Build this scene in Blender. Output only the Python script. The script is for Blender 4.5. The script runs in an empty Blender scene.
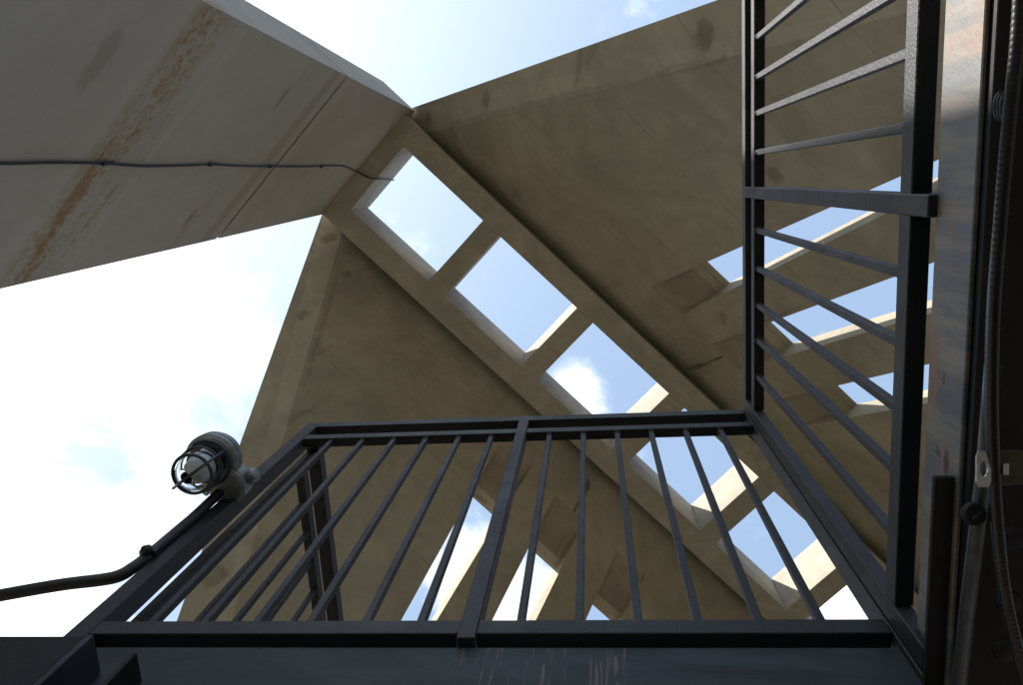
import bpy, bmesh, math, random
from mathutils import Vector, Matrix
random.seed(4)
sc = bpy.context.scene
C = sc.collection
R_ = math.radians

# ------------------------------------------------------------------ camera
F_PX = 772.1
IX = Vector((0.9933, 0.0628, 0.0972)); IY = Vector((-0.0418, 0.9779, -0.2047)); IZ = Vector((-0.1079, 0.1993, 0.9740))
IZ.normalize(); IX = (IX - IX.dot(IZ)*IZ).normalized(); IY = IZ.cross(IX)
cam = bpy.data.cameras.new('camera'); co = bpy.data.objects.new('camera', cam); C.objects.link(co)
M = Matrix((IX, -IY, -IZ)).transposed().to_4x4()
co.matrix_world = M
cam.sensor_width = 36; cam.lens = 36*F_PX/1023.0
cam.clip_start = 0.02; cam.clip_end = 3000
sc.camera = co

def ray(x, y):                        # direction of a photo point in the world
    return IX*(x-511.5) + IY*(y-342.5) + IZ*F_PX

# ladder frame: u along the roof grid, v across it, both horizontal
TH = 0.8041; cT, sT = math.cos(TH), math.sin(TH)
H = 12.0
TOWER = Matrix.Rotation(TH, 4, 'Z')
def uv_dir(d):
    return Vector((d.x*cT + d.y*sT, -d.x*sT + d.y*cT, d.z))

# ------------------------------------------------------------------ light
SUN = Vector((-1.22, 0.41, 1.0))      # in the ladder frame
sw = (TOWER.to_3x3() @ SUN).normalized()
el = math.asin(sw.z); az = math.atan2(sw.x, sw.y)
w = bpy.data.worlds.new('World'); sc.world = w; w.use_nodes = True
nt = w.node_tree; N = nt.nodes; L = nt.links
for n in list(N): N.remove(n)
out = N.new('ShaderNodeOutputWorld'); bg = N.new('ShaderNodeBackground'); sky = N.new('ShaderNodeTexSky')
sky.sky_type = 'NISHITA'; sky.sun_disc = False; sky.sun_elevation = el; sky.sun_rotation = az
sky.air_density = 1.0; sky.dust_density = 2.2; sky.ozone_density = 1.2
SKY_STRENGTH = 0.07
bg.inputs[1].default_value = SKY_STRENGTH
tc = N.new('ShaderNodeTexCoord')
sep = N.new('ShaderNodeSeparateXYZ'); L.new(tc.outputs['Generated'], sep.inputs[0])
def wm(op, a, b=None, c=None, clamp=False):
    n = N.new('ShaderNodeMath'); n.operation = op; n.use_clamp = clamp
    for i, v in enumerate((a, b, c)):
        if v is None: continue
        if isinstance(v, (int, float)): n.inputs[i].default_value = v
        else: L.new(v, n.inputs[i])
    return n.outputs[0]
zz = wm('MAXIMUM', sep.outputs[2], 0.06)
px = wm('DIVIDE', sep.outputs[0], zz); py = wm('DIVIDE', sep.outputs[1], zz)
cmb = N.new('ShaderNodeCombineXYZ'); L.new(px, cmb.inputs[0]); L.new(py, cmb.inputs[1])
nz = N.new('ShaderNodeTexNoise'); nz.inputs['Scale'].default_value = 3.4; nz.inputs['Detail'].default_value = 9
nz.inputs['Roughness'].default_value = 0.62; nz.inputs['Distortion'].default_value = 0.25
L.new(cmb.outputs[0], nz.inputs['Vector'])
# cloud banks: (photo-independent) directions on the sky plane x/z, y/z, radius, weight
def skyp(x, y):
    d = ray(x, y); return d.x/d.z, d.y/d.z
BANKS = [(-20, 520, .17, .34), (20, 640, .13, .30), (90, 640, .12, .06), (0, 330, .30, .22), (572, 400, .055, .30), (776, 530, .07, .17),
         (845, 605, .06, .40), (470, 560, .09, .30), (520, 620, .07, .22), (150, 400, .25, .10), (90, 560, .12, -.12), (690, 450, .04, .12), (300, 650, .2, .1)]
acc = nz.outputs['Fac']
for bx, by, br, bw in BANKS:
    cx, cy = skyp(bx, by)
    dx = wm('SUBTRACT', px, cx); dy = wm('SUBTRACT', py, cy)
    d2 = wm('ADD', wm('MULTIPLY', dx, dx), wm('MULTIPLY', dy, dy))
    g = wm('EXPONENT', wm('MULTIPLY', d2, -1.0/(br*br)))
    acc = wm('MULTIPLY_ADD', g, bw, acc)
mr = N.new('ShaderNodeMapRange'); mr.interpolation_type = 'SMOOTHSTEP'
mr.inputs['From Min'].default_value = 0.60; mr.inputs['From Max'].default_value = 0.86
L.new(acc, mr.inputs['Value'])
mx = N.new('ShaderNodeMix'); mx.data_type = 'RGBA'
L.new(mr.outputs[0], mx.inputs[0])
# thin high haze: lifts and pales the blue
hz = N.new('ShaderNodeMix'); hz.data_type = 'RGBA'; hz.inputs[0].default_value = 0.5
L.new(sky.outputs[0], hz.inputs[6]); hz.inputs[7].default_value = (4.6, 6.3, 8.9, 1)
sv = N.new('ShaderNodeVectorMath'); sv.operation = 'DOT_PRODUCT'; L.new(tc.outputs['Generated'], sv.inputs[0]); sv.inputs[1].default_value = sw
au = wm('POWER', wm('MAXIMUM', sv.outputs['Value'], 0.0), 5.5)
am = N.new('ShaderNodeMix'); am.data_type = 'RGBA'; L.new(wm('MULTIPLY', au, 1.0, None, True), am.inputs[0]); L.new(hz.outputs[2], am.inputs[6]); am.inputs[7].default_value = (10.5, 11.6, 12.2, 1)
L.new(am.outputs[2], mx.inputs[6]); mx.inputs[7].default_value = (13, 13.2, 13.4, 1)
L.new(mx.outputs[2], bg.inputs[0]); L.new(bg.outputs[0], out.inputs[0])

sl = bpy.data.lights.new('sun', 'SUN'); sl.energy = 4.6; sl.angle = R_(0.53); sl.color = (1.0, 0.94, 0.87)
so = bpy.data.objects.new('sun', sl); C.objects.link(so); so.rotation_euler = sw.to_track_quat('Z', 'Y').to_euler(); so.location = (0, 0, 40)

sc.view_settings.view_transform = 'Standard'; sc.view_settings.look = 'None'
sc.view_settings.exposure = 1.2; sc.view_settings.gamma = 1.0
sc.render.engine = 'CYCLES'
sc.cycles.max_bounces = 8; sc.cycles.diffuse_bounces = 5

# ------------------------------------------------------------------ materials
class NB:
    def __init__(s, name):
        s.m = bpy.data.materials.new(name); s.m.use_nodes = True; s.t = s.m.node_tree; s.N = s.t.nodes; s.L = s.t.links
        s.b = s.N['Principled BSDF']
        s.tc = s.N.new('ShaderNodeTexCoord'); s.co = s.tc.outputs['Object']
    def put(s, v, sock):
        if hasattr(v, 'is_linked') or isinstance(v, bpy.types.NodeSocket): s.L.new(v, sock)
        else: sock.default_value = v
    def math(s, op, a, b=None, c=None, clamp=False):
        n = s.N.new('ShaderNodeMath'); n.operation = op; n.use_clamp = clamp
        for i, v in enumerate((a, b, c)):
            if v is not None: s.put(v, n.inputs[i])
        return n.outputs[0]
    def mapping(s, scale=(1, 1, 1), loc=(0, 0, 0), rot=(0, 0, 0)):
        n = s.N.new('ShaderNodeMapping'); s.L.new(s.co, n.inputs[0])
        n.inputs['Scale'].default_value = scale; n.inputs['Location'].default_value = loc; n.inputs['Rotation'].default_value = rot
        return n.outputs[0]
    def noise(s, scale, detail=6, rough=0.6, vec=None, dist=0):
        n = s.N.new('ShaderNodeTexNoise'); s.L.new(vec or s.co, n.inputs['Vector'])
        n.inputs['Scale'].default_value = scale; n.inputs['Detail'].default_value = detail
        n.inputs['Roughness'].default_value = rough; n.inputs['Distortion'].default_value = dist
        return n.outputs['Fac']
    def ramp(s, v, a, b, smooth=True):
        n = s.N.new('ShaderNodeMapRange'); n.interpolation_type = 'SMOOTHSTEP' if smooth else 'LINEAR'
        s.put(v, n.inputs['Value']); n.inputs['From Min'].default_value = a; n.inputs['From Max'].default_value = b
        return n.outputs[0]
    def mix(s, f, a, b):
        n = s.N.new('ShaderNodeMix'); n.data_type = 'RGBA'; s.put(f, n.inputs[0])
        s.put(a if not isinstance(a, tuple) else (*a[:3], 1), n.inputs[6]); s.put(b if not isinstance(b, tuple) else (*b[:3], 1), n.inputs[7])
        return n.outputs[2]
    def bump(s, h, strength, dist=0.01):
        n = s.N.new('ShaderNodeBump'); s.L.new(h, n.inputs['Height']); n.inputs['Strength'].default_value = strength
        n.inputs['Distance'].default_value = dist; s.L.new(n.outputs[0], s.b.inputs['Normal'])
    def ellipse(s, cx, cy, rx, ry, ang, nz, wob=0.5, axes=(0, 1)):
        # soft-edged ragged spot at (cx, cy) in the object's own plane
        sp = s.N.new('ShaderNodeSeparateXYZ'); s.L.new(s.co, sp.inputs[0])
        x = s.math('SUBTRACT', sp.outputs[axes[0]], cx); y = s.math('SUBTRACT', sp.outputs[axes[1]], cy)
        ca, sa = math.cos(ang), math.sin(ang)
        a = s.math('ADD', s.math('MULTIPLY', x, ca/rx), s.math('MULTIPLY', y, sa/rx))
        b = s.math('ADD', s.math('MULTIPLY', x, -sa/ry), s.math('MULTIPLY', y, ca/ry))
        d = s.math('SQRT', s.math('ADD', s.math('MULTIPLY', a, a), s.math('MULTIPLY', b, b)))
        d = s.math('ADD', d, s.math('MULTIPLY', s.math('SUBTRACT', nz, 0.5), wob*2))
        return s.math('SUBTRACT', 1.0, s.ramp(d, 0.55, 1.12))

def concrete(name, c1, c2, stains=(), stain_col=(.13, .105, .07), boards=None, extra=None, lines=0):
    m = NB(name)
    big = m.noise(0.55, 5, 0.62, dist=0.8); mid = m.noise(3.1, 8, 0.68); fine = m.noise(38, 6, 0.7)
    col = m.mix(m.ramp(big, .32, .70), c1, c2)
    k = m.ramp(mid, .35, .72)
    col = m.mix(m.math('MULTIPLY', k, .5), col, tuple(x*.66 for x in c1))
    bl = m.noise(1.3, 9, .72, dist=1.6)
    col = m.mix(m.math('MULTIPLY', m.ramp(bl, .50, .60), .36), col, tuple(x*1.5 for x in c2))
    speck = m.ramp(fine, .60, .72)
    col = m.mix(m.math('MULTIPLY', speck, .28), col, tuple(x*.55 for x in c1))
    h = m.math('ADD', m.math('MULTIPLY', mid, .6), m.math('MULTIPLY', fine, .4))
    if boards:
        st = m.noise(1.0, 3, .5, vec=m.mapping(scale=boards))
        col = m.mix(m.math('MULTIPLY', m.ramp(st, .45, .62), .10), col, tuple(x*.6 for x in c1))
        h = m.math('ADD', h, m.math('MULTIPLY', st, .25))
    # pour marks: faint large-scale rings, water tracks
    tr = m.noise(2.2, 7, .75, vec=m.mapping(scale=(1.6, .28, 1)), dist=.6)
    col = m.mix(m.math('MULTIPLY', m.ramp(tr, .52, .70), .30), col, tuple(x*.62 for x in c1))
    vo = m.N.new('ShaderNodeTexVoronoi'); m.L.new(m.co, vo.inputs['Vector']); vo.inputs['Scale'].default_value = 9
    pit = m.math('MULTIPLY', m.math('SUBTRACT', 1.0, m.ramp(vo.outputs['Distance'], .03, .085)), m.ramp(mid, .5, .62))
    col = m.mix(m.math('MULTIPLY', pit, .55), col, tuple(x*.4 for x in c1))
    sp = m.N.new('ShaderNodeSeparateXYZ'); m.L.new(m.co, sp.inputs[0])
    wob = m.math('MULTIPLY', m.math('SUBTRACT', m.noise(.8, 4, .5), .5), .05)
    fr = m.math('ABSOLUTE', m.math('SUBTRACT', m.math('FRACT', m.math('DIVIDE', m.math('ADD', sp.outputs[1], wob), lines)), .5)) if lines else None
    if lines:
        ln = m.math('MULTIPLY', m.math('SUBTRACT', 1.0, m.ramp(fr, .006/lines, .022/lines)), m.ramp(m.noise(1.4, 4, .6), .42, .62))
        col = m.mix(m.math('MULTIPLY', ln, .42), col, tuple(x*.5 for x in c1)); h = m.math('SUBTRACT', h, m.math('MULTIPLY', ln, .5))
    h = m.math('SUBTRACT', h, m.math('MULTIPLY', pit, .8))
    if stains:
        nzb = m.noise(9, 5, .6); nzl = m.noise(3, 6, .7); tot = None
        for cx, cy, rx, ry, an, wt in stains:
            nzs = nzl if rx < .04 or ry < .04 else nzb
            e = m.math('MULTIPLY', m.ellipse(cx, cy, rx, ry, an, nzs, .7), m.math('MULTIPLY', m.ramp(mid, .15, .62), wt*1.25))
            tot = e if tot is None else m.math('MAXIMUM', tot, e)
        col = m.mix(tot, col, stain_col)
    if extra: col = extra(m, col)
    m.L.new(col, m.b.inputs['Base Color']); m.b.inputs['Roughness'].default_value = .88
    m.b.inputs['Specular IOR Level'].default_value = .25
    m.bump(h, .55, .012)
    return m.m

def paint(name, base, rough, rustiness=.0, bump=.25, scale=1.0, coat=0.0, spec=.5):
    m = NB(name)
    n1 = m.noise(150*scale, 3, .6); n2 = m.noise(7*scale, 6, .65)
    col = m.mix(m.ramp(n2, .35, .7), base, tuple(x*1.6+.002 for x in base))
    if rustiness:
        r = m.ramp(m.noise(11*scale, 8, .7), .68-rustiness*.2, .76-rustiness*.2)
        col = m.mix(r, col, (.10, .045, .022))
    m.L.new(col, m.b.inputs['Base Color'])
    rr = m.math('ADD', m.math('MULTIPLY', m.ramp(n2, .3, .7), .16), rough)
    m.L.new(rr, m.b.inputs['Roughness'])
    m.b.inputs['Specular IOR Level'].default_value = spec
    m.b.inputs['Coat Weight'].default_value = coat; m.b.inputs['Coat Roughness'].default_value = .46
    m.bump(m.math('ADD', n1, m.math('MULTIPLY', n2, .5)), bump, .002)
    return m.m

# ------------------------------------------------------------------ mesh helpers
def link(name, bm, mat, parent=None, mw=None, smooth=False):
    bmesh.ops.recalc_face_normals(bm, faces=bm.faces)
    me = bpy.data.meshes.new(name); bm.to_mesh(me); bm.free()
    if smooth:
        for p in me.polygons: p.use_smooth = True
    o = bpy.data.objects.new(name, me); C.objects.link(o)
    if mat: me.materials.append(mat)
    if parent: o.parent = parent
    if mw is not None: o.matrix_world = mw
    return o
def empty(name, label, cat, loc=(0, 0, 0), group=None):
    o = bpy.data.objects.new(name, None); C.objects.link(o); o.location = loc; o.empty_display_size = .1
    o['label'] = label; o['category'] = cat
    if group: o['group'] = group
    return o
def tag(o, label, cat, group=None):
    o['label'] = label; o['category'] = cat
    if group: o['group'] = group
    return o
def bevel(bm, w, seg=1):
    if w > 0: bmesh.ops.bevel(bm, geom=bm.edges[:] , offset=w, segments=seg, affect='EDGES', profile=.6)
def box(x0, x1, y0, y1, z0, z1, bv=0.0, bm=None):
    b = bmesh.new()
    vs = [b.verts.new((x, y, z)) for z in (z0, z1) for y in (y0, y1) for x in (x0, x1)]
    for f in ((0, 2, 3, 1), (4, 5, 7, 6), (0, 1, 5, 4), (2, 6, 7, 3), (0, 4, 6, 2), (1, 3, 7, 5)): b.faces.new([vs[i] for i in f])
    bmesh.ops.recalc_face_normals(b, faces=b.faces)
    bevel(b, bv)
    if bm is None: return b
    me = bpy.data.meshes.new('t'); b.to_mesh(me); b.free(); bm.from_mesh(me); bpy.data.meshes.remove(me)
    return bm
def hull(bm, bot, top):              # closed prism between two vertex rings of equal length
    a = [bm.verts.new(p) for p in bot]; b = [bm.verts.new(p) for p in top]; n = len(a)
    bm.faces.new(a[::-1]); bm.faces.new(b)
    for i in range(n): bm.faces.new((a[i], a[(i+1) % n], b[(i+1) % n], b[i]))
    return bm
def tube(pts, r, seg=12, bm=None, cap=True, rfun=None):
    bm = bm or bmesh.new(); pts = [Vector(p) for p in pts]; rings = []
    up = None
    for i, p in enumerate(pts):
        t = (pts[min(i+1, len(pts)-1)] - pts[max(i-1, 0)]).normalized()
        if up is None: up = t.orthogonal().normalized()
        up = (up - up.dot(t)*t).normalized(); sd = t.cross(up)
        rr = rfun(i) if rfun else r
        rings.append([bm.verts.new(p + (up*math.cos(a) + sd*math.sin(a))*rr) for a in [2*math.pi*k/seg for k in range(seg)]])
    for a, b in zip(rings, rings[1:]):
        for k in range(seg): bm.faces.new((a[k], a[(k+1) % seg], b[(k+1) % seg], b[k]))
    if cap: bm.faces.new(rings[0][::-1]); bm.faces.new(rings[-1])
    return bm
def lathe(prof, center, axis=Vector((0, 0, 1)), seg=32, bm=None):  # prof: (radius, along)
    bm = bm or bmesh.new(); axis = axis.normalized(); a = axis.orthogonal().normalized(); b = axis.cross(a); rings = []
    for r, t in prof:
        rings.append([bm.verts.new(Vector(center) + axis*t + (a*math.cos(k*2*math.pi/seg) + b*math.sin(k*2*math.pi/seg))*max(r, 1e-4)) for k in range(seg)])
    for p, q in zip(rings, rings[1:]):
        for k in range(seg): bm.faces.new((p[k], p[(k+1) % seg], q[(k+1) % seg], q[k]))
    bm.faces.new(rings[0][::-1]); bm.faces.new(rings[-1])
    return bm
def spline(pts, n=10):
    P = [Vector(p) for p in pts]; P = [P[0]*2-P[1]] + P + [P[-1]*2-P[-2]]; o = []
    for i in range(1, len(P)-2):
        for k in range(n):
            t = k/n; a, b, c, d = P[i-1:i+3]
            o.append(.5*((2*b) + (c-a)*t + (2*a-5*b+4*c-d)*t*t + (3*b-a-3*c+d)*t**3))
    o.append(P[-2]); return o

# ------------------------------------------------------------------ ground
g = NB('ground_gravel')
gc = g.mix(g.ramp(g.noise(.35, 6), .35, .65), (.10, .09, .06), (.14, .125, .085))
gc = g.mix(g.math('MULTIPLY', g.ramp(g.noise(24, 5), .45, .7), .5), gc, (.06, .055, .035))
g.L.new(gc, g.b.inputs['Base Color']); g.b.inputs['Roughness'].default_value = .95; g.bump(g.noise(30, 5), .6, .02)
GZ = -8.0
o = link('ground', box(-900, 900, -900, 900, GZ-1, GZ), g.m); o['kind'] = 'structure'

# ------------------------------------------------------------------ the concrete tower
VM, VH = 0.1828, 0.0845          # middle and half width of the roof grid, times H
SL, E0, T = 1.3, .03, .022       # slope of the side panels, their height over the grid's underside, thickness
NN = math.hypot(1, SL)
tower = empty('concrete_tower', 'tan and grey board-marked concrete tower seen from inside, square skylights up its middle', 'tower', (0, 0, GZ))
tower.matrix_world = Matrix.Translation((0, 0, GZ)) @ TOWER
bpy.context.view_layer.update()
TAN1, TAN2 = (.40, .36, .285), (.265, .235, .18)
m_grid = concrete('concrete_grid', (.385, .35, .295), (.325, .295, .245), boards=(.5, 14, 9))
U0, W_, G_ = -.203, .1379, .0288
A_U = -.228; NH = 7; UE = U0 + NH*(W_+G_) - G_ + .025
TL = .088
frame = link('roof_frame', box(A_U*H, UE*H, (VM+VH-.0302)*H, (VM+VH)*H, H, (1+TL)*H, .0), m_grid, tower)
frame.matrix_world = TOWER
# rebuild the left side beam with a sloped upper lip on the face towards the openings
def side_beam(va, vb, lip, us=A_U):
    bm = bmesh.new()
    prof = [(va, 1), (vb, 1), (vb, 1+TL), (va+lip, 1+TL), (va+lip*.25, 1+TL*.56), (va, 1+TL*.54)] if lip else [(va, 1), (vb, 1), (vb, 1+TL), (va, 1+TL)]
    hull(bm, [(us*H, v*H, z*H) for v, z in prof], [(UE*H, v*H, z*H) for v, z in prof])
    bmesh.ops.recalc_face_normals(bm, faces=bm.faces); bevel(bm, .004)
    return bm
C.objects.unlink(frame); bpy.data.objects.remove(frame)
def tpart(name, bm, mat, parent=tower):
    o = link(name, bm, mat, parent); o.matrix_world = TOWER.copy(); return o
frame = tpart('roof_frame', side_beam(VM+VH-.0302, VM+VH, .0012), m_grid)
tpart('side_beam', side_beam(VM-VH, VM-VH+.0302, 0, A_U-.017), m_grid, frame)
bpy.context.view_layer.update()
for i in range(NH+1):
    ua = A_U if i == 0 else U0 + i*(W_+G_) - G_
    ub = U0 if i == 0 else (UE if i == NH else ua + G_)
    b_ = box(ua*H, ub*H, (VM-VH+.0302)*H, (VM+VH-.0302)*H, H, (1+TL)*H, .004)
    tpart('crossbeam', b_, m_grid, frame)

# end wall: tapering vertical fin with a recessed joint
def endwall(u_front, u_back):
    bm = bmesh.new()
    def ring(z, ins=0):
        va = .0878 - .024*(1-z) + ins; vb = .269 + .057*(1-z) - ins
        s = 1 if u_back < u_front else -1
        return [((u_front-s*ins)*H, va*H, z*H), ((u_front-s*ins)*H, vb*H, z*H), ((u_back+s*ins)*H, vb*H, z*H), ((u_back+s*ins)*H, va*H, z*H)]
    J = .7285; jw = .0028
    zs = [(-.68, 0), (J-jw, 0), (J-jw, .009), (J+jw, .009), (J+jw, 0), (1.035, 0)]
    R = [[bm.verts.new(p) for p in ring(z, i)] for z, i in zs]
    bm.faces.new(R[0][::-1]); bm.faces.new(R[-1])
    for a, b in zip(R, R[1:]):
        for k in range(4): bm.faces.new((a[k], a[(k+1) % 4], b[(k+1) % 4], b[k]))
    return bm
def wall_extra(m, col):
    sp = m.N.new('ShaderNodeSeparateXYZ'); m.L.new(m.co, sp.inputs[0]); z = sp.outputs[2]; v = sp.outputs[1]
    nst = m.noise(1.0, 7, .7, vec=m.mapping(scale=(1, .9, 6)))      # streaks that run along the pour lines
    speck = m.noise(16, 7, .75)
    def band(zc, wd, lo, hi, colr, amt, sl=0):
        d = m.math('ABSOLUTE', m.math('SUBTRACT', m.math('ADD', z, m.math('MULTIPLY', v, sl)), zc))
        b = m.math('SUBTRACT', 1.0, m.ramp(d, wd*.2, wd))
        n = m.ramp(m.math('ADD', m.math('MULTIPLY', nst, .5), m.math('MULTIPLY', speck, .5)), lo, hi)
        return m.math('MULTIPLY', m.math('MULTIPLY', b, n), amt)
    RUST = (.25, .14, .055)
    col = m.mix(band(5.60, .34, .45, .60, RUST, .95), col, RUST)
    col = m.mix(band(5.95, .06, .52, .58, RUST, .7), col, RUST)
    col = m.mix(band(7.75, .15, .52, .60, RUST, .75), col, (.22, .12, .05))
    col = m.mix(band(9.6, .12, .56, .64, RUST, .7), col, (.20, .12, .05))
    # pale formwork joint lines and a darker strip by the joint
    for zc, wd, cc, am in ((5.25, .10, (.40, .38, .34), .3), (6.12, .07, (.40, .38, .34), .4), (8.18, .09, (.36, .33, .28), .4), (8.42, .16, (.20, .17, .11), .35), (9.15, .25, (.30, .27, .19), .35)):
        d = m.math('ABSOLUTE', m.math('SUBTRACT', z, zc)); b = m.math('SUBTRACT', 1.0, m.ramp(d, wd*.3, wd))
        col = m.mix(m.math('MULTIPLY', b, am), col, cc)
    return col
def wst(x, y, a, b, ang=0, wt=.55):   # a stain on the end wall seen at a photo point
    d = uv_dir(ray(x, y)); d = d*(A_U*H/d.x); return (d.y, d.z, a, b, ang, wt)
def wall_stains():
    return [wst(282, 98, .05, .16, 1.2), wst(190, 218, .05, .17, 1.2), wst(335, 120, .03, .12, 1.3, .4), wst(348, 133, .025, .10, 1.3, .35), wst(266, 205, .03, .10, 1.2, .4), wst(100, 60, .10, .3, 1.3, .35)]
def concrete_wall():
    m = NB('concrete_end_wall'); c1 = (.35, .325, .285); c2 = (.39, .36, .32)
    big = m.noise(.5, 5, .6, dist=.7); mid = m.noise(3.4, 8, .7); fine = m.noise(45, 6, .7)
    col = m.mix(m.ramp(big, .3, .7), c1, c2)
    col = m.mix(m.math('MULTIPLY', m.ramp(mid, .35, .72), .30), col, (.27, .25, .20))
    col = m.mix(m.math('MULTIPLY', m.ramp(fine, .6, .72), .3), col, (.2, .185, .15))
    nzs = m.noise(9, 5, .6); tot = None
    for cx, cy, rx, ry, an, wt in wall_stains():
        # the long way of these marks runs across the wall
        e = m.math('MULTIPLY', m.ellipse(cx, cy, ry, rx, 0.05, nzs, .35, axes=(1, 2)), wt)
        tot = e if tot is None else m.math('MAXIMUM', tot, e)
    col = m.mix(tot, col, (.17, .145, .10))
    col = wall_extra(m, col)
    m.L.new(col, m.b.inputs['Base Color']); m.b.inputs['Roughness'].default_value = .88; m.b.inputs['Specular IOR Level'].default_value = .25
    m.bump(m.math('ADD', m.math('MULTIPLY', mid, .6), m.math('MULTIPLY', fine, .5)), .5, .01)
    return m.m
m_wall = concrete_wall()
tpart('end_wall', endwall(A_U, A_U-.056), m_wall)
tpart('end_wall', endwall(UE, UE+.056), m_wall)

# sloping side panels with raking edges and slots
def panel_matrix(sg):
    sd = Vector((0, sg*1, -SL))/NN; nm = Vector((0, sg*SL, 1))/NN
    zax = nm if sg > 0 else -nm
    mm = Matrix(((1, 0, 0), sd, zax)).transposed().to_4x4()
    mm.translation = Vector((0, (VM+sg*VH)*H, (1+E0)*H))
    return TOWER @ mm
def plocal(side, u, o, d=0):          # o measured horizontally, d normal to the slab
    return Vector((u*H, o*NN*H, d*H*(1 if side == 'left' else -1)))
def on_panel(side, x, y):             # where a photo point falls on the underside of a panel, local metres
    sg = -1 if side == 'right' else 1
    d = uv_dir(ray(x, y)); t = (1+E0+SL*(sg*VM+VH))/(d.z+SL*sg*d.y); P = d*t
    return P.x*H, (sg*(P.y-VM)-VH)*NN*H
SPEC = {
 'right': dict(edge=(-.2430, .823), bend=(-.1957, .845), slots=[((.134, .19), (.192, .065)), ((.243, .105), (.290, .115)), ((.349, .10), (.397, .10))], rim=(.0565, .0985, .1065), ed=.42),
 'left':  dict(edge=(-.2450, .795), bend=(-.2017, .84), slots=[((.137, .18), (.195, .07)), ((.240, .14), (.295, .10)), ((.354, .10), (.402, .09))], rim=(.0565, .094, .1005), ed=.42)}
STAINS = {
 'right': [(700, 41, .13, .17, .5, .55), (481, 103, .09, .13, .3, .5), (425, 123, .09, .12, .2, .45), (775, 175, .11, .13, .9, .5), (645, 25, .04, .2, .7, .25), (573, 72, .05, .3, .5, .3), (516, 195, .12, .14, .5, .3), (723, 318, .07, .2, .7, .35),
           (585, 60, .05, .22, .2, .2), (455, 140, .14, .3, .8, .35)],
 'left': [(330, 235, .11, .15, .3, .6), (305, 312, .09, .13, .3, .55), (346, 274, .07, .10, .4, .5), (216, 575, .13, .2, .2, .5), (325, 350, .05, .2, .2, .25), (588, 486, .05, .1, -.3, .7), (300, 415, .05, .3, .3, .25)]}
CRACKS = {'right': [(684, 370, 712, 362, .055, .8), (705, 364, 726, 355, .028, .85), (722, 357, 742, 348, .022, .8), (745, 330, 815, 300, .02, .35), (795, 418, 838, 408, .03, .5), (440, 128, 640, 78, .05, .28), (640, 78, 740, 55, .05, .28)],
 'left': [(590, 478, 580, 500, .06, .8), (582, 496, 566, 528, .028, .85), (570, 522, 552, 550, .028, .8), (533, 461, 512, 497, .025, .7), (646, 570, 640, 585, .025, .6), (345, 250, 300, 400, .05, .28), (476, 486, 494, 500, .02, .5)]}
def boolean_cut(o, cutters):
    for i, cbm in enumerate(cutters):
        bmesh.ops.recalc_face_normals(cbm, faces=cbm.faces)
        me = bpy.data.meshes.new('c'); cbm.to_mesh(me); cbm.free(); co_ = bpy.data.objects.new('c', me); C.objects.link(co_)
        co_.matrix_world = o.matrix_world
        md = o.modifiers.new('b', 'BOOLEAN'); md.operation = 'DIFFERENCE'; md.solver = 'EXACT'; md.object = co_
        bpy.context.view_layer.update()
        dg = bpy.context.evaluated_depsgraph_get()
        new = bpy.data.meshes.new_from_object(o.evaluated_get(dg))
        o.modifiers.clear(); o.data = new
        bpy.data.objects.remove(co_); bpy.data.meshes.remove(me)
OM = 1.33
m_ramp = concrete('concrete_slot_sill', (.315, .265, .205), (.26, .22, .17))
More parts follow.
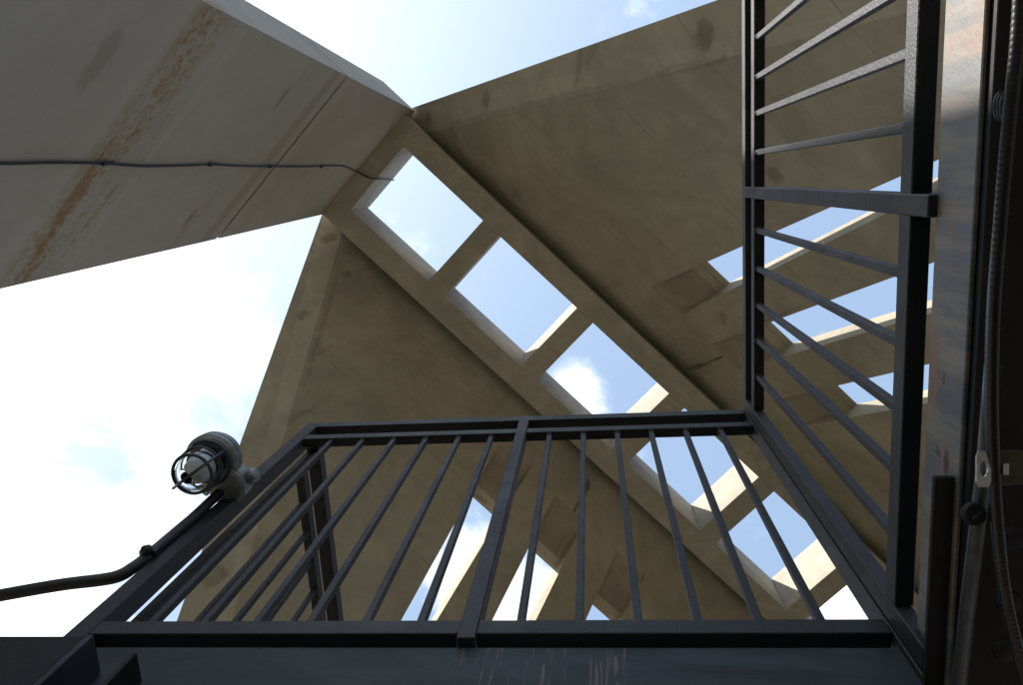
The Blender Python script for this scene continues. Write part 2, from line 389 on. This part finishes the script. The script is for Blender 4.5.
for side in ('right', 'left'):
    S_ = SPEC[side]; sg = -1 if side == 'right' else 1
    st = [(*on_panel(side, x, y), a, b, an, wt) for x, y, a, b, an, wt in STAINS[side]]
    for x0, y0, x1, y1, wd, wt in CRACKS[side]:
        (a0, b0), (a1, b1) = on_panel(side, x0, y0), on_panel(side, x1, y1)
        st.append(((a0+a1)/2, (b0+b1)/2, math.hypot(a1-a0, b1-b0)/2, wd, math.atan2(b1-b0, a1-a0), wt))
    mat = concrete('concrete_panel_'+side, TAN1, TAN2, stains=st, boards=(.35, 11, 3), lines=1.35)
    ea, es = S_['edge']; ba, bs = S_['bend']; od = S_['ed']
    bm = bmesh.new(); P = lambda u, o, d=0: bm.verts.new(plocal(side, u, o, d))
    o0 = .0006; ot = -T*SL/NN + .0006
    # bottom rings (from the grid downwards), edge lifted, then the fold line, then the far end
    rows = [(o0, o0, o0), (od, od, od), (OM, OM, OM)]
    Eb = [P(ea+es*o0, o0-.015*SL/NN, .015), P(ea+es*od, od, .015), P(ea+es*od, OM, .015)]
    Mb = [P(ba+bs*o0, o0), P(ba+bs*od, od), P(ba+bs*od, OM)]
    Fb = [P(UE, o0), P(UE, od), P(UE, OM)]
    Et = [P(ea+es*o0+.014, ot, T), P(ea+es*od+.014, od, T), P(ea+es*od+.014, OM, T)]
    Mt = [P(ba+bs*o0, ot, T), P(ba+bs*od, od, T), P(ba+bs*od, OM, T)]
    Ft = [P(UE, ot, T), P(UE, od, T), P(UE, OM, T)]
    for i in range(2):
        for X, Y in ((Eb, Mb), (Mb, Fb), (Et, Mt), (Mt, Ft), (Eb, Et), (Fb, Ft)):
            bm.faces.new((X[i], X[i+1], Y[i+1], Y[i]))
    for i in (0, 2):
        bm.faces.new((Eb[i], Mb[i], Mt[i], Et[i])); bm.faces.new((Mb[i], Fb[i], Ft[i], Mt[i]))
    o = link('side_panel', bm, mat, tower); o.matrix_world = panel_matrix(sg)
    bpy.context.view_layer.update()
    cuts = []
    for (la, lk), (ra, rk) in S_['slots']:
        r0, r1, r2 = S_['rim']; oe = .40 if lk > .15 else 1.0
        k = (r1-r0)/(T*.5); kk = (r2-r1)/(T*.5)
        prof = [(r0 - k*T*.3, -T*.3), (r1, T*.5), (r2, T), (r2+kk*T*.3, T*1.6), (oe, T*1.6), (oe, -T*.3)]
        cb = bmesh.new()
        hull(cb, [plocal(side, la+lk*a, a, d) for a, d in prof], [plocal(side, ra+rk*a, a, d) for a, d in prof])
        cuts.append(cb)
    boolean_cut(o, cuts)
    o.data.materials.clear(); o.data.materials.append(mat); o.data.materials.append(m_ramp)
    r0, r1, r2 = S_['rim']
    for p in o.data.polygons:
        oc = p.center.y/(NN*H); dc = abs(p.center.z)/H
        p.material_index = 1 if (r0 < oc < r1 and .001 < dc < T*.5) else 0
    o.name = 'side_panel'

# ------------------------------------------------------------------ steel: guards round the stair well
S = 1.1
m_black = paint('black_gloss_paint', (.010, .0105, .012), .46, bump=.6, spec=.34)
m_steel = paint('dark_deck_steel', (.022, .025, .028), .42, bump=.35, scale=.5)
def sbox(x0, x1, y0, y1, z0, z1, bv=.0015): return box(x0*S, x1*S, y0*S, y1*S, z0*S, z1*S, bv)
def rail_x(name, x0, x1, y0, y1, z0, z1, par): return link(name, sbox(x0, x1, y0, y1, z0, z1), m_black, par)
ZU0, ZU1, ZL0, ZL1, ZB0, ZB1 = 2.077, 2.116, 1.968, 2.003, 1.027, 1.063
YF = .65; XR = .40; XL = -.85; TB = .0255

gf = empty('guard_railing', 'black steel railing panel straight across the picture under the skylights, one post in its middle', 'railing', (-.2*S, YF*S, .95*S), 'railings round the stair well')
gr = empty('guard_railing', 'black steel railing panel on the right side, its upper bars glinting in the sun', 'railing', (XR*S, .05*S, .95*S), 'railings round the stair well')
gl = empty('guard_railing', 'black steel railing panel running away behind the left corner post', 'railing', (XL*S, 1.2*S, .95*S), 'railings round the stair well')
def part(name, bm, mat, par, **k):
    o = link(name, bm, mat, None, **k); o.parent = par; o.matrix_parent_inverse = Matrix.Translation(-par.location); return o
def baluster(x, y):
    b = sbox(x-.0065, x+.0065, y-.0065, y+.0065, ZB1, ZL0, .001)
    for z, k in ((ZB1, 1), (ZL0, -1)):
        lathe([(.0125+random.uniform(-.001, .001), 0), (.0105, .003*k), (.0082, .0065*k)], (x*S, y*S, z*S), Vector((0, 0, 1)), 10, b)
    return b
# front
part('top_rail', sbox(-.814, XR-.002, YF, YF+.038, ZU0, ZU1), m_black, gf)
part('middle_rail', sbox(-.814, XR-.002, YF, YF+TB, ZL0, ZL1), m_black, gf)
part('bottom_rail', sbox(-.814, XR-.002, YF, YF+TB, ZB0, ZB1), m_black, gf)
part('corner_post', sbox(-.852, -.815, YF, YF+.038, .93, ZU1+.002), m_black, gf)
part('end_post', sbox(XR, XR+.036, YF, YF+.04, .93, ZU1+.002), m_black, gf)
part('middle_post', sbox(-.222, -.194, YF-.003, YF+TB+.002, 1.011, ZU0-.001), m_black, gf)
for x in (-.735, -.645, -.557, -.468, -.378, -.289, -.132, -.042, .047, .136, .225, .314):
    part('baluster', baluster(x, YF+.0125), m_black, gf)
# right
part('top_rail', sbox(XR, XR+.038, -1.5, .642, ZU0, ZU1), m_black, gr)
part('middle_rail', sbox(XR, XR+TB, -1.5, .609, ZL0, ZL1), m_black, gr)
part('bottom_rail', sbox(XR, XR+TB, -1.5, .609, ZB0, ZB1), m_black, gr)
part('end_post', sbox(XR-.001, XR+.024, .610, .642, .93, ZU0-.001), m_black, gr)
for y in (.042, -.655, -1.35):
    part('middle_post', sbox(XR-.002, XR+TB+.002, y, y+.027, .972, ZU0-.001), m_black, gr)
for y in (.52, .4245, .3345, .2425, .1475, -.0405, -.132, -.2155, -.305, -.395, -.485, -.575, -.74, -.83, -.92, -1.01, -1.1, -1.19):
    part('baluster', baluster(XR+.0125, y), m_black, gr)
# left, leading away
part('top_rail', sbox(XL-.003, XL+.035, .689, 1.9, ZU0, ZU1), m_black, gl)
part('middle_rail', sbox(XL, XL+TB, .748, 1.9, ZL0, ZL1), m_black, gl)
part('bottom_rail', sbox(XL, XL+TB, .748, 1.9, ZB0, ZB1), m_black, gl)
part('end_post', sbox(XL, XL+.026, .722, .747, .93, ZU0-.001), m_black, gl)
part('middle_post', sbox(XL-.002, XL+TB+.002, 1.85, 1.877, .945, ZU0-.001), m_black, gl)
for k in range(11):
    y = .84 + .09*k; part('baluster', baluster(XL+.0125, y), m_black, gl)

# ------------------------------------------------------------------ landing
def blue_paint():
    m = NB('weathered_blue_grey_paint')
    big = m.noise(3.0, 6, .65, dist=.5); st = m.noise(2.0, 6, .7, vec=m.mapping(scale=(1, 9, 1))); fine = m.noise(50, 6, .7)
    col = m.mix(m.ramp(big, .35, .65), (.052, .062, .074), (.105, .11, .108))
    col = m.mix(m.math('MULTIPLY', m.ramp(st, .42, .60), .7), col, (.19, .155, .115))
    col = m.mix(m.math('MULTIPLY', m.ramp(m.noise(4.5, 7, .75, dist=.8), .50, .60), .6), col, (.15, .085, .05))
    col = m.mix(m.ramp(m.noise(7, 8, .72, dist=.5), .62, .64), col, (.025, .014, .01))
    col = m.mix(m.math('MULTIPLY', m.ramp(fine, .58, .7), .3), col, (.07, .07, .07))
    nzs = m.noise(40, 5, .65)
    for x, y, a, b in ((923, 452, .018, .006), (946, 466, .024, .009), (921, 474, .030, .0055), (914, 560, .03, .004), (912, 610, .03, .004), (944, 380, .012, .004), (934, 366, .05, .012)):
        d = ray(x, y); d = d*(.409*S/d.x)
        rust = m.ellipse(d.y, d.z, a*1.5, b*1.8, 0, nzs, .6, axes=(1, 2)); col = m.mix(m.math('MULTIPLY', rust, .8), col, (.17, .08, .035))
        if x != 934: col = m.mix(m.ellipse(d.y, d.z, a, b, 0, nzs, .8, axes=(1, 2)), col, (.012, .008, .007))
    m.L.new(col, m.b.inputs['Base Color']); m.b.inputs['Roughness'].default_value = .5
    m.bump(m.math('ADD', big, m.math('MULTIPLY', fine, .4)), .4, .004)
    return m.m
def beam_paint():
    m = NB('scuffed_dark_blue_paint')
    big = m.noise(4.0, 6, .65, dist=.4, vec=m.mapping(scale=(1, 1, 2.5))); fine = m.noise(60, 5, .7)
    col = m.mix(m.ramp(big, .35, .68), (.011, .015, .019), (.026, .034, .040))
    drip = m.noise(1.0, 5, .6, vec=m.mapping(scale=(60, 60, 5)), dist=1.6)
    sp = m.N.new('ShaderNodeSeparateXYZ'); m.L.new(m.co, sp.inputs[0])
    near = m.math('MULTIPLY', m.ramp(sp.outputs[0], -.26, -.20), m.math('SUBTRACT', 1.0, m.ramp(sp.outputs[0], .02, .07)))
    col = m.mix(m.math('MULTIPLY', m.math('MULTIPLY', m.ramp(drip, .56, .62), near), .55), col, (.15, .125, .11))
    col = m.mix(m.ramp(m.noise(8, 8, .75, dist=.6), .69, .71), col, (.06, .035, .022))
    m.L.new(col, m.b.inputs['Base Color']); m.b.inputs['Roughness'].default_value = .6; m.b.inputs['Specular IOR Level'].default_value = .3
    m.bump(m.math('ADD', big, m.math('MULTIPLY', fine, .3)), .6, .005)
    return m.m
m_blue = blue_paint(); m_beam = beam_paint()
m_dark = paint('near_black_steel', (.006, .006, .007), .6, bump=.3, spec=.25)
land = empty('steel_landing', 'dark steel stair landing with scuffed edge beams under the railings', 'landing', (.1*S, .9*S, GZ))
part('edge_beam', sbox(-.84, .4085, .662, .672, .80, 1.0095), m_beam, land)
part('edge_beam', sbox(.409, .415, -1.6, .70, .884, .976), m_blue, land)['label'] = 'pale blue-grey rusting edge beam along the right'
fl = bmesh.new(); box(.4155*S, 1.9*S, -1.6*S, 1.9*S, .872*S, .886*S, .001, fl)
part('soffit_plate', fl, m_dark, land)
dk = bmesh.new(); box(.418*S, 1.9*S, -1.6*S, 1.9*S, .962*S, .972*S, .001, dk); box(-.86*S, .4085*S, .674*S, 1.9*S, .962*S, .972*S, .001, dk)
part('deck_plate', dk, m_steel, land)
q0 = IX*0 + ray(935, 478)*(.892*S/ray(935, 478).z); q1 = ray(955, 478)*(.892*S/ray(955, 478).z)
part('angle_bracket', box(q0.x, q1.x+.022, q0.y, .655*S, .892*S, .90*S, .001), m_dark, land)
part('outer_beam', sbox(-1.7, -.752, .600, .66, .72, .942, .001), m_dark, land)
part('stiffener_plate', sbox(-.7515, -.7405, .600, .6605, .70, .946, .001), m_beam, land)
part('clip_plate', sbox(-.672, -.664, .615, .661, .80, .925, .001), m_dark, land)
# bolts under the plate
for y in (.50, .42, .56, .34):
    part('bolt', lathe([(.012, 0), (.016, .003), (.015, .008), (.009, .012)], ((.455)*S, y*S, .8545*S), Vector((0, 0, -1)), 16), m_dark, land, smooth=True)
# unseen landing under the camera, added to keep ground bounce off the steel above
low = empty('added_lower_landing', 'unseen dark lower landing below the camera, added to block light bounced off the ground', 'landing', (0, 0, GZ))
part('deck_plate', box(-1.9, 1.9, -2.2, 2.2, -1.66, -1.65, .001), m_steel, low)
for y in (-2.21, 2.2):
    part('edge_beam', box(-1.9, 1.9, y, y+.01, -1.85, -1.6, .001), m_steel, low)
for x, y in ((-1.8, -2.1), (1.8, -2.1), (-1.8, 2.1), (1.8, 2.1)):
    part('support_column', box(x-.05, x+.05, y-.05, y+.05, GZ, -1.8505), m_steel, low)
# columns down to the ground
def hcol(x, y, par):
    b = bmesh.new()
    box(x-.08, x+.08, y-.08, y-.07, GZ, .85*S, 0, b); box(x-.08, x+.08, y+.07, y+.08, GZ, .85*S, 0, b); box(x-.005, x+.005, y-.0695, y+.0695, GZ, .85*S, 0, b)
    part('support_column', b, m_steel, par)
hcol(1.7, 1.7, land); hcol(1.7, -1.4, land)

# ------------------------------------------------------------------ lamp on the corner post
def mat_simple(name, col, rough, metal=0, **k):
    m = NB(name); n = m.noise(45, 5, .65)
    m.L.new(m.mix(m.ramp(n, .35, .7), col, tuple(c*.65 for c in col)), m.b.inputs['Base Color'])
    m.b.inputs['Roughness'].default_value = rough; m.b.inputs['Metallic'].default_value = metal; m.bump(n, .2, .001)
    return m.m
m_cast = mat_simple('grey_cast_aluminium', (.25, .26, .26), .45, .35)
gm = NB('clear_jar_glass'); gm.b.inputs['Transmission Weight'].default_value = 1; gm.b.inputs['Roughness'].default_value = .02; gm.b.inputs['IOR'].default_value = 1.3
gm.b.inputs['Base Color'].default_value = (.93, .96, .97, 1)
bulbm = mat_simple('frosted_bulb', (.80, .80, .78), .3)
LX, LY, LZ = -.872*S, .566*S, 1.470*S
lamp = empty('jar_lamp', 'grey caged jar lamp with clear glass, hanging by the left corner post', 'lamp', (LX, LY, LZ))
ax = Vector((.02, -.03, -1)).normalized(); LC = Vector((LX, LY, LZ+.165))
part('lamp_cap', lathe([(.022, -.012), (.050, -.008), (.060, .004), (.066, .018), (.066, .030), (.058, .034), (.068, .039), (.068, .050), (.060, .058), (.052, .060)], LC, ax, 36), m_cast, lamp, smooth=False)
part('glass_jar', lathe([(.046, .0605), (.0475, .10), (.046, .135), (.040, .154), (.026, .164), (.004, .167), (.003, .1645), (.024, .1615), (.0375, .152), (.0435, .133), (.045, .10), (.0435, .062)], LC, ax, 36), gm.m, lamp, smooth=True)
part('bulb', lathe([(.014, .0605), (.016, .072), (.031, .092), (.0345, .112), (.030, .134), (.012, .148)], LC, ax, 28), bulbm, lamp, smooth=True)
cage = bmesh.new()
a1 = ax.orthogonal().normalized(); a2 = ax.cross(a1)
def circ(r, t, n=40): return [LC + ax*t + (a1*math.cos(2*math.pi*k/n)+a2*math.sin(2*math.pi*k/n))*r for k in range(n+1)]
tube(circ(.0475, .148), .0042, 8, cage, cap=False); tube(circ(.0525, .105), .0030, 8, cage, cap=False); tube(circ(.056, .066), .0045, 8, cage, cap=False)
r1 = Vector((.84, -.55, 0)); r1 = (r1-ax*r1.dot(ax)).normalized(); r2 = ax.cross(r1)
for k in range(4):
    a = 2*math.pi*k/4; rd = r1*math.cos(a)+r2*math.sin(a)
    tube([LC+ax*.062+rd*.056, LC+ax*.105+rd*.0525, LC+ax*.148+rd*.0475], .0030, 8, cage)
rd = r1
tube([LC+ax*.148+rd*.048, LC+ax*.166+rd*.030, LC+ax*.173, LC+ax*.166-rd*.030, LC+ax*.150-rd*.060], .0038, 8, cage)
part('cage', cage, mat_simple('cage_metal', (.07, .075, .08), .4, .5), lamp, smooth=True)
jb = lathe([(.030, 0), (.043, .003), (.045, .010), (.045, .046), (.041, .052), (.030, .054)], (-.838*S, .625*S, 1.562*S+.062), ax, 32)
jbo = part('junction_box', jb, m_cast, lamp)
part('box_cover', lathe([(.047, 0), (.048, .006), (.040, .010)], (-.838*S, .625*S, 1.562*S+.005), Vector((0, 0, -1)), 32), m_cast, lamp)
part('hub', lathe([(.018, 0), (.018, .022), (.013, .026)], (-.838*S+.044, .625*S-.010, 1.575*S+.02), Vector((.85, -.5, -.05)), 20), m_cast, lamp, smooth=True)
part('arm', tube([(-.838*S-.01, .62*S, 1.6*S+.02), (LX+.02, LY+.03, LZ+.15), (LX, LY, LZ+.14)], .020, 14), m_cast, lamp, smooth=True)
part('thumbscrew', lathe([(.004, 0), (.004, .03), (.009, .031), (.009, .036)], (LX+.015, LY+.05, LZ+.09), Vector((-.3, .3, -1)), 12), m_cast, lamp)

# conduit from the left, bent up along the corner post to the lamp
m_cond = paint('conduit_black', (.008, .0085, .009), .45, bump=.2)
def at_x(x, y, X): d = ray(x, y); return d*(X*S/d.x)
def at_z(x, y, Z): d = ray(x, y); return d*(Z*S/d.z)
cpts = [at_z(-140, 622, 1.16), at_z(-60, 607, 1.17), at_z(0, 595.5, 1.18), at_z(60, 585, 1.20), at_z(112, 578, 1.22), at_z(133, 568, 1.245), at_z(152, 553, 1.29), at_z(172, 536, 1.36), at_z(193, 518, 1.44), at_z(212, 500, 1.53), at_z(225, 488, 1.58)]
cd = part_o = link('conduit', tube(spline(cpts, 8), .0125, 12), m_cond, smooth=True)
tag(cd, 'thick black conduit bending up to the caged lamp at the left corner post', 'conduit')
cl = bmesh.new(); cc = at_z(150, 556, 1.285); 
box(cc.x-.02, cc.x+.018, cc.y-.016, cc.y+.02, cc.z-.008, cc.z+.008, .003, cl)
lathe([(.011, 0), (.011, .012), (.006, .016)], at_z(146, 552, 1.27)+Vector((0, 0, .01)), Vector((-.2, -.3, -1)), 14, cl)
clo = link('conduit_clamp', cl, m_cond, cd)

# ------------------------------------------------------------------ cable on the end wall
m_cable = mat_simple('black_cable', (.016, .016, .017), .5)
def at_zm(x, y, z): d = ray(x, y); return d*(z/d.z)
def on_wall(x, y, off=.02): 
    d = ray(x, y); u = uv_dir(d); return d*((A_U*H+off)/u.x)
wp = [on_wall(*q) for q in ((-60, 162), (0, 163.5), (30, 163), (60, 162.5), (105, 163.5), (140, 166), (183, 165.5), (211, 164.5), (240, 166), (272, 166.5), (310, 166.5), (341, 166))]
wp.append(on_wall(352, 169.5, .03))
def on_hole(x, y, off=.02): d = ray(x, y); return d*((U0*H+off)/uv_dir(d).x)
e0 = at_zm(357, 171.5, H-.03); e1 = at_zm(368, 177, H-.03); e2 = at_zm(378, 178.8, H-.03); e3 = on_hole(394, 180, .025)
cb = link('cable', tube(spline(wp, 6)+spline([e0, e1, e2, e3], 4), .011, 8), m_cable, smooth=True)
tag(cb, 'thin black cable clipped across the grey concrete end wall into the first skylight', 'cable')
for q in ((105, 163.5), (211, 164.5), (271, 166.5), (322, 166.5)):
    p = on_wall(*q, .03); k = bmesh.new(); dv = TOWER.to_3x3() @ Vector((0, -.25, 1)).normalized()
    tube([p-dv*.05, p+dv*.09], .009, 6, k); tube([p-dv*.025, p+dv*.025], .017, 8, k)
    link('cable_clip', k, m_cable, cb)

# ------------------------------------------------------------------ pipes and conduit under the right of the landing
m_galv = mat_simple('galvanised_pipe', (.07, .078, .09), .4, .5)
m_flex = mat_simple('black_flexible_conduit', (.008, .008, .009), .3)
m_zinc = mat_simple('zinc_plate', (.42, .43, .45), .35, .8)
m_brass = mat_simple('tarnished_brass', (.05, .045, .028), .5, .5)
ZP = .79
rp = link('pipe', tube([at_z(993, 365, ZP), at_z(985, 462, ZP), at_z(950, 760, ZP)], .0085, 16), m_galv, smooth=True)
tag(rp, 'straight grey metal pipe along the dark underside of the landing at right', 'pipe')
fp = [at_z(x, y, z) for x, y, z in ((1024, -60, .76), (1018, 40, .76), (1009, 130, .76), (1001, 220, .76), (994, 310, .76), (992, 400, .76), (994, 470, .76), (998, 530, .76), (1005, 590, .76), (1018, 650, .76), (1036, 720, .76))]
sp_ = spline(fp, 40)
fo = link('flexible_conduit', tube(sp_, .008, 14, rfun=lambda i: .0073 if i % 3 == 0 else .0070), m_flex, smooth=True)
tag(fo, 'black ribbed flexible conduit curving past the zinc bracket at far right', 'conduit')
# strap bracket
bp = at_z(984, 469, .755)
br = empty('pipe_bracket', 'small zinc bracket with an oval hole clamping the pipes at far right', 'bracket', bp)
b = bmesh.new(); xa, ya, za = IX, IY, IZ
def pl(a, c, d): return bp + IX*a + IY*c + IZ*d
ring_o = [(-.0075, -.021), (.0085, -.018), (.0085, .021), (-.0045, .018)]
# plate with a real hole: outer quad ring bridged to an oval
def hole_plate(bm, outer, n=24, rx=.0045, ry=.0085, t=.0025, d0=0):
    ov = []
    for k in range(n):
        a = 2*math.pi*k/n; ux, uy = math.cos(a), math.sin(a)
        # outer point by radial hit on a rounded rectangle
        s = min(.0078/max(abs(ux), 1e-6), .0195/max(abs(uy), 1e-6)); ov.append((ux*s, uy*s, ux*rx, uy*ry))
    rows = []
    for d in (d0, d0+t):
        rows.append(([bm.verts.new(pl(o[0], o[1], d)) for o in ov], [bm.verts.new(pl(o[2], o[3], d)) for o in ov]))
    for k in range(n):
        j = (k+1) % n
        for r in rows: bm.faces.new((r[0][k], r[0][j], r[1][j], r[1][k]))
        bm.faces.new((rows[0][0][k], rows[0][0][j], rows[1][0][j], rows[1][0][k])); bm.faces.new((rows[0][1][k], rows[0][1][j], rows[1][1][j], rows[1][1][k]))
hole_plate(b, ring_o)
o = part('plate', b, m_zinc, br)
b = bmesh.new()
hull(b, [pl(.009, -.019, .001), pl(.045, -.019, .001), pl(.045, .017, .001), pl(.009, .019, .001)], [pl(.009, -.019, .014), pl(.045, -.019, .014), pl(.045, .017, .014), pl(.009, .019, .014)])
bevel(b, .001)
part('strap', b, m_brass, br)
b = bmesh.new(); hull(b, [pl(.019, -.006, -.003), pl(.025, -.006, -.003), pl(.025, .006, -.003), pl(.019, .006, -.003)], [pl(.019, -.006, .0), pl(.025, -.006, .0), pl(.025, .006, .0), pl(.019, .006, .0)])
part('buckle', b, m_zinc, br)
sc_ = at_z(971, 513, .78)
b = lathe([(.012, 0), (.0135, .004), (.0125, .009), (.0115, .010)], sc_, -IZ, 28)
so_ = tag(link('screw_knob', b, m_dark), 'round dark slotted screw head just below the zinc bracket', 'screw')
b = bmesh.new(); q = sc_ - IZ*.0105; hull(b, [q+IX*-.006+IY*.003, q+IX*-.004+IY*.005, q+IX*.006+IY*-.003, q+IX*.004+IY*-.005], [v-IZ*.0008 for v in (q+IX*-.006+IY*.003, q+IX*-.004+IY*.005, q+IX*.006+IY*-.003, q+IX*.004+IY*-.005)])
link('slot', b, m_galv, so_)
# small wire coil hanging by the flexible conduit
cpt = at_z(998, 106, .78); pts = []
for k in range(61):
    a = 2*math.pi*k/20; pts.append(cpt + IX*.006*math.cos(a) + IY*.014*math.sin(a) + IX*(k/60*.010))
tag(link('wire_coil', tube(pts, .0011, 6), m_galv, smooth=True), 'little coil of grey wire beside the ribbed conduit, upper right', 'wire')
